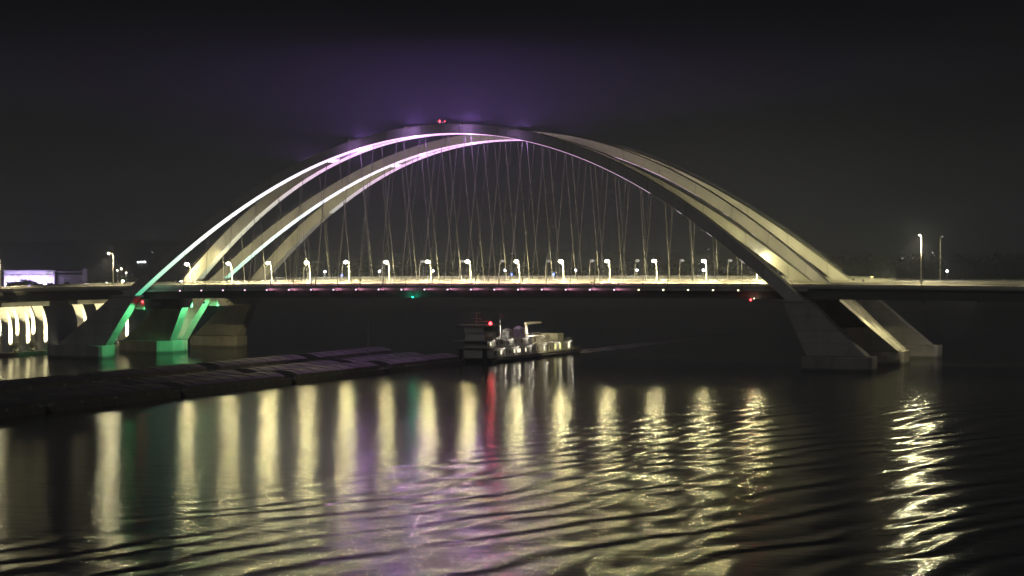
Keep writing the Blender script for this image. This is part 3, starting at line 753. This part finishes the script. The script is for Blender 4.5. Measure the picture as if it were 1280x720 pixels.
for y, ht in ((32,9.2),(42,9.6)):
    fm = MB().hexa([(8.6,y-1.9,6.89),(11.6,y-1.9,6.89),(11.6,y+2.2,6.89),(8.6,y+2.2,6.89)], [(9.0,y-1.3,ht-.2),(11.3,y-1.3,ht-.2),(11.3,y+1.6,ht-.2),(9.0,y+1.6,ht-.2)])
    f = obj('funnel', fm, M['boat'], tb, bevel=.08)
    obj('funnel_cap', MB().hexa([(8.8,y-1.6,ht-.2),(11.5,y-1.6,ht-.2),(11.5,y+1.9,ht-.2),(8.8,y+1.9,ht-.2)], [(9.7,y-.5,ht+.5),(10.6,y-.5,ht+.5),(10.6,y+.8,ht+.5),(9.7,y+.8,ht+.5)]), M['boat'], f)
    obj('exhaust_pipe', MB().tube([(9.9,y-.2,ht+.3),(9.9,y,ht+1.2)], .17, 8).tube([(10.4,y+.5,ht+.3),(10.4,y+.7,ht+1.0)], .14, 8), M['deckgrey'], f)
for y in (22.5,):
    obj('flag_mast', MB().tube([(11.5,y,6.89),(11.5,y,14.6)], [.13,.06], 6), M['boat'], tb)
fv = []; K = 8
for i in range(K+1):
    for z in (13.4, 14.6): fv.append((11.5+.12*math.sin(i*.9), 22.6+i*.28, z-.05*i))
fl = MB().add(fv+[(a-.03,b,c_) for a,b,c_ in fv], [(2*i,2*i+2,2*i+3,2*i+1) for i in range(K)]+[(2*K+2+2*i+1,2*K+2+2*i+3,2*K+2+2*i+2,2*K+2+2*i) for i in range(K)])
def flag_mat():
    m = bpy.data.materials.new('striped_flag_cloth'); m.use_nodes = True; t = m.node_tree; n = t.nodes
    wv = n.new('ShaderNodeTexWave'); wv.bands_direction = 'Z'; wv.inputs['Scale'].default_value = 1.7
    tcn = n.new('ShaderNodeTexCoord'); t.links.new(tcn.outputs['Object'], wv.inputs['Vector'])
    r_ = n.new('ShaderNodeValToRGB'); r_.color_ramp.interpolation = 'CONSTANT'
    r_.color_ramp.elements[0].color = (.45,.03,.04,1); r_.color_ramp.elements[1].position = .5; r_.color_ramp.elements[1].color = (.7,.7,.7,1)
    t.links.new(wv.outputs['Color'], r_.inputs[0]); t.links.new(r_.outputs[0], n['Principled BSDF'].inputs['Base Color']); return m
obj('flag', fl, flag_mat(), tb)
obj('deck_crane', MB().tube([(9,52,6.8),(9,52,10.6)], [.5,.35], 8).box(8.6,9.4,51.4,65.0,10.4,10.95), M['boat'], tb)
obj('deck_locker', MB().box(6,11.4,59,63,4.49,5.9).box(6.5,12.2,72.5,78.5,4.49,6.9).box(7,10,66,70.5,4.49,5.4), M['boat'], tb, bevel=.08)
obj('capstan', MB().tube([(12,86.5,1.4),(12,86.5,2.9)], [.8,.6], 10), M['deckgrey'], tb)
rl = MB()
for (x, y0, y1, z) in ((xb-.35,8,90,1.45),(xb-.55,11,83,4.49),(xb-1.6,10,56,6.88)):
    for k in (.5, 1.0): rl.tube([(x,y0,z+k),(x,y1,z+k)], .03, 4)
    for y in np.arange(y0, y1, 2.0): rl.tube([(x,y,z),(x,y,z+1.0)], .03, 4)
obj('guard_rail', rl, M['boat'], tb)
sk = thing('work_skiff', (9.2, 57.0, 0), 'small skiff stowed on the towboat roof below the crane', 'skiff')
obj('skiff_hull', MB().hexa([(8.4,66.0,5.5),(10.0,66.0,5.5),(9.9,70.8,5.5),(8.5,70.8,5.5)], [(8.0,64.8,6.4),(10.4,64.8,6.4),(10.4,71.2,6.4),(8.0,71.2,6.4)]), M['boat'], sk, bevel=.1)
obj('bench', MB().box(8.1,10.3,67.4,67.9,6.41,6.5), M['deckgrey'], sk)
ORG[sk.name] = Vector((9.2,57,0))
obj('red_side_light', MB().ball((xb-1.35,10.6,11.9), .5, 10, 6), M['redlens'], tb, smooth=True)
lamp('POINT', 'red_light_glow', (xb-1.0,10.4,12.5), 380, (1.0,.06,.08), tb, .3)
for y, z, wt in ((20,4.0,70),(32,4.0,70),(44,4.0,60),(57,4.0,60),(70,4.1,50),(81,4.1,65),(14,6.5,60),(30,6.4,70),(44,6.4,70)):
    xx = xb-.5 if z < 5 else xb-1.5
    obj('deck_lamp', MB().box(xx-.15,xx+.15,y-.2,y+.2,z+.05,z+.15), M['lensdim'], tb)
    lamp('POINT', 'deck_lamp_light', (xx+.5, y, z-.1), wt, (1,.92,.72), tb, .15)
lamp('SPOT', 'added_boat_fill', (10.2, 52.5, 10.3), 6500, (1,.93,.8), tb, .3, (11.0,50,4), 92, .5)  # added fill spots that brighten the towboat, no fixture built
lamp('SPOT', 'added_boat_fill', (9.9, 64.2, 10.2), 6500, (1,.93,.8), tb, .3, (10.2,65,4), 92, .5)
lamp('SPOT', 'added_boat_fill', (11.4, 19.8, 11.0), 2600, (1,.93,.8), tb, .3, (11.0,30,7), 110, .5)

# ---------------------------------------------------------------- far bank: woods, trees, building, lights
def crown_cards(mb, cx, cy, cz, rx, rz, n, rng, sz):
    for _ in range(n):
        while True:
            a, b, c_ = rng.uniform(-1,1), rng.uniform(-1,1), rng.uniform(-1,1)
            if .25 < a*a+b*b+c_*c_ < 1: break
        p_ = Vector((cx+a*rx, cy+b*rx, cz+c_*rz)); s_ = sz*rng.uniform(.5,1.3)
        u = Vector((rng.uniform(-1,1),rng.uniform(-1,1),rng.uniform(-1,1))).normalized(); v = u.orthogonal().normalized()*s_; w_ = u.cross(v.normalized())*s_*.7
        mb.add([p_-v, p_+w_, p_+v*.8, p_-w_*1.1], [(0,1,2,3)])
rng = random.Random(3)
camx, camy = 283.278, -697.83
yaw = R(20.409)
def far_pt(px, D):
    a = yaw - math.atan((px-640)/3189.57); return camx-math.sin(a)*D, camy+math.cos(a)*D
wd = MB()
px = -60.0
while px < 1360:
    for row in range(2):
        D = 1560+row*140+rng.uniform(-40,40)+max(0,(640-px))*.12
        x, y = far_pt(px+rng.uniform(-6,6), D)
        base = max(0, bank_h(x, y))
        hgt = rng.uniform(13,19)+row*3
        if px > 1040: hgt += 4.5
        if px < 380: hgt = rng.uniform(6,10)+row*1.5
        if px < 120: hgt = rng.uniform(4.5,7)
        rx = hgt*rng.uniform(.32,.48)
        crown_cards(wd, x, y, base+hgt*.58, rx, hgt*.46, 170, rng, 1.9)
    px += rng.uniform(7,12)
tag(obj('woodland', wd, M['leaf']), 'dark continuous belt of trees along the far bank', 'woods', kind='stuff')
# individual trees silhouetted against the lit building
def tree(x, y, h, label):
    z = max(0, bank_h(x, y))
    root = thing('broadleaf_tree', (x,y,z), label, 'tree', 'trees in front of the purple lit building')
    tm = MB().tube([(x,y,z-.3),(x+.1,y,z+h*.3),(x,y+.1,z+h*.7)], [.35,.25,.08], 7)
    for k in range(5):
        a = k*1.3; tm.tube([(x,y,z+h*(.3+.07*k)),(x+math.cos(a)*h*.25,y+math.sin(a)*h*.25,z+h*(.5+.07*k))], [.12,.04], 5)
    obj('trunk', tm, M['bark'], root)
    cm_ = MB()
    for k in range(6):
        a = k*1.05; crown_cards(cm_, x+math.cos(a)*h*.2, y+math.sin(a)*h*.2, z+h*(.5+.07*(k%4)), h*.24, h*.22, 60, rng, .55)
    obj('crown', cm_, M['leaf'], root)
names = ['leftmost low tree','second tree from the left','third tree from the left','tallest tree','fifth tree from the left','sixth tree from the left','rightmost tree']
for i, (px, h) in enumerate(((12,6.5),(22,8.0),(30,9.4),(37,9.8),(46,7.4),(54,6.0),(64,6.4))):
    x, y = far_pt(px, 1900); tree(x, y, h, names[i]+' silhouetted before the purple lit facade')
# building
ax_, ay_ = far_pt(5, 2000); bx_, by_ = far_pt(68, 2000); cx_, cy_ = far_pt(107, 2005)
dx, dy = bx_-ax_, by_-ay_; ln = math.hypot(dx, dy); ux, uy = dx/ln, dy/ln; nx_, ny_ = -uy, ux   # n points away
bd = thing('waterfront_building', (ax_,ay_,3), 'long low building with purple floodlit facade at the far left', 'building')
def obox(mb, s0, s1, d0, d1, z0, z1, A=(ax_,ay_)):
    P_ = lambda s, d: (A[0]+ux*s+nx_*d, A[1]+uy*s+ny_*d)
    lo = [P_(s0,d0)+(z0,), P_(s1,d0)+(z0,), P_(s1,d1)+(z0,), P_(s0,d1)+(z0,)]
    return mb.hexa(lo, [(q[0],q[1],z1) for q in lo])
wl = obj('wall', obox(MB(), 0, ln, 0, 16, 2.5, 16.2), M['facade'], bd)
obj('roof_slab', obox(obox(MB(), -.8, ln+.8, -1.0, 17, 16.2, 17.2), 0, ln, -.25, -.02, 13.0, 13.5), M['facade'], bd)
for k in range(12): obj('window', obox(MB(), 2+k*3, 3.6+k*3, -.06, -.01, 6.0, 8.4), M['glassdark'], wl)
obj('wing', obox(obox(MB(), ln+.1, ln+22, 3, 14, 2.5, 13.6), ln+.1, ln+22, 2.2, 15, 15.2, 16.2), M['deckgrey'], bd)
obj('stair_tower', obox(MB(), ln+21.5, ln+25, 1.5, 12, 2.5, 18.2), M['facade'], bd)
obj('entrance_canopy', obox(MB(), ln+15, ln+25, -3, 2.2, 7.4, 8.0), M['facade'], bd)
for k in range(5):
    s_ = ln*(k+.5)/5; P_ = (ax_+ux*s_-nx_*3.5, ay_+uy*s_-ny_*3.5)
    lamp('POINT', 'facade_flood', (P_[0],P_[1],7.0), 14000, (.62,.48,1.0), bd, .5)
s_ = ln-4.5
sg = obj('roof_sign', obox(obox(obox(MB(), s_-1.6, s_-.2, -.6, -.3, 14.0, 16.0), s_+.2, s_+1.6, -.6, -.3, 13.8, 15.4), s_+2.0, s_+3.4, -.6, -.3, 14.2, 16.1), emis('purple_white_sign', (.85,.75,1.0), 1.6, False), bd)
x, y = far_pt(112, 1960)
shp = thing('red_canopy_shop', (x,y,3), 'small low shop with a red lit canopy right of the purple building', 'shop')
obj('wall', MB().box(x-4,x+4,y,y+6,2.5,6.2), M['deckgrey'], shp)
obj('canopy', MB().box(x-5,x+5,y-2,y+6.5,6.2,7.2), M['roofred'], shp)
obj('canopy_lamp', MB().box(x-3.5,x+3,y-2.1,y-2.02,6.9,7.3), M['lensdim'], shp)
lamp('POINT', 'canopy_light', (x,y-4,8.5), 900, (1,.6,.5), shp, .3)

def shore_lamp(px, py, D, r, m, label, watt, col):
    x, y = far_pt(px, D); z = 34.409-(py-310-.0)*D/3189.57+.0
    z0 = max(0, bank_h(x, y))
    root = thing('shore_lamp', (x,y,z0), label, 'street lamp', 'distant lamps on the far bank')
    obj('pole', MB().tube([(x,y,z0-.2),(x,y,z+.2)], .12, 5), M['pole'], root)
    obj('lamp_head', MB().ball((x,y-.4,z), r, 8, 5, .6), m, root, smooth=True)
    if watt: lamp('POINT', 'lamp_light', (x,y-1.0,z-.5), watt, col, root, .3)
Wt, Wm = (.95,.97,1), (1,.92,.65)
for i, (px, py, r, mm_, lb, wt) in enumerate([
    (227,352,1.0,'lenswhite','bright white lamp on the far bank between the left arch ribs',2500),
    (147,338,.45,'lens','upper left lamp of the cluster beside the tall left post',0),
    (152,336,.5,'lens','topmost lamp of the cluster beside the tall left post',0),
    (158,341,.5,'lens','right lamp of the cluster beside the tall left post',0),
    (154,351,.8,'lens','brightest and lowest lamp of the cluster beside the tall left post',2000),
    (134,353,.45,'lenswhite','lone white lamp between the shop and the lamp cluster',0),
    (165,354,.4,'lensdim','dim lamp just right of the cluster beside the left post',0),
    (173,328,.5,'lenswhite','leftmost of three white lamps high above the left abutment',0),
    (177,327.5,.5,'lenswhite','middle of three white lamps high above the left abutment',0),
    (181,327.5,.5,'lenswhite','rightmost of three white lamps high above the left abutment',0),
    (191,316,.35,'lensdim','small dim lamp highest on the left hillside',0),
    (56,354,.8,'lenswhite','white lamp just below the purple facade',1500),
    (197,357,.6,'lens','flat yellowish lamp close behind the near left rib',0),
    (116,385,.7,'lenswhite','white lamp low on the shore between the lit piers',300),
    (129,385,.6,'lens','yellow lamp low on the shore left of the near leg',300),
    (886,312,.35,'lensdim','faint high lamp on the hillside behind the right hangers',0),
    (1087,318,.5,'lensdim','faint lamp on the hillside right of the arches',0),
    (1128,323,.55,'lensdim','pale lamp above the woods left of the tall right post',0),
    (1141,323,.5,'lensdim','pale lamp next to the tall right post above the woods',0),
    (1166,316,.5,'lensdim','faint lamp just right of the tall right post',0),
    ]):
    D = 1700 if py > 330 else 2900
    if py > 380: D = 1490
    if 325 < py < 330: D = 2300
    shore_lamp(px, py, D, r*(1.0 if D < 2000 else 1.6), M[mm_], lb, wt, Wt if 'white' in mm_ else Wm)

# ---------------------------------------------------------------- haze
hz = MB().box(-3700, 3700, -1500, 3400, -3.5, 97)
hzm = bpy.data.materials.new('haze_air'); hzm.use_nodes = True
t = hzm.node_tree; t.nodes.remove(t.nodes['Principled BSDF'])
pv = t.nodes.new('ShaderNodeVolumePrincipled'); pv.inputs['Color'].default_value = (.74,.80,.98,1); pv.inputs['Density'].default_value = 0.00044
pv.inputs['Anisotropy'].default_value = 0.0
t.links.new(pv.outputs[0], t.nodes['Material Output'].inputs['Volume'])
tag(obj('haze', hz, hzm), kind='stuff')
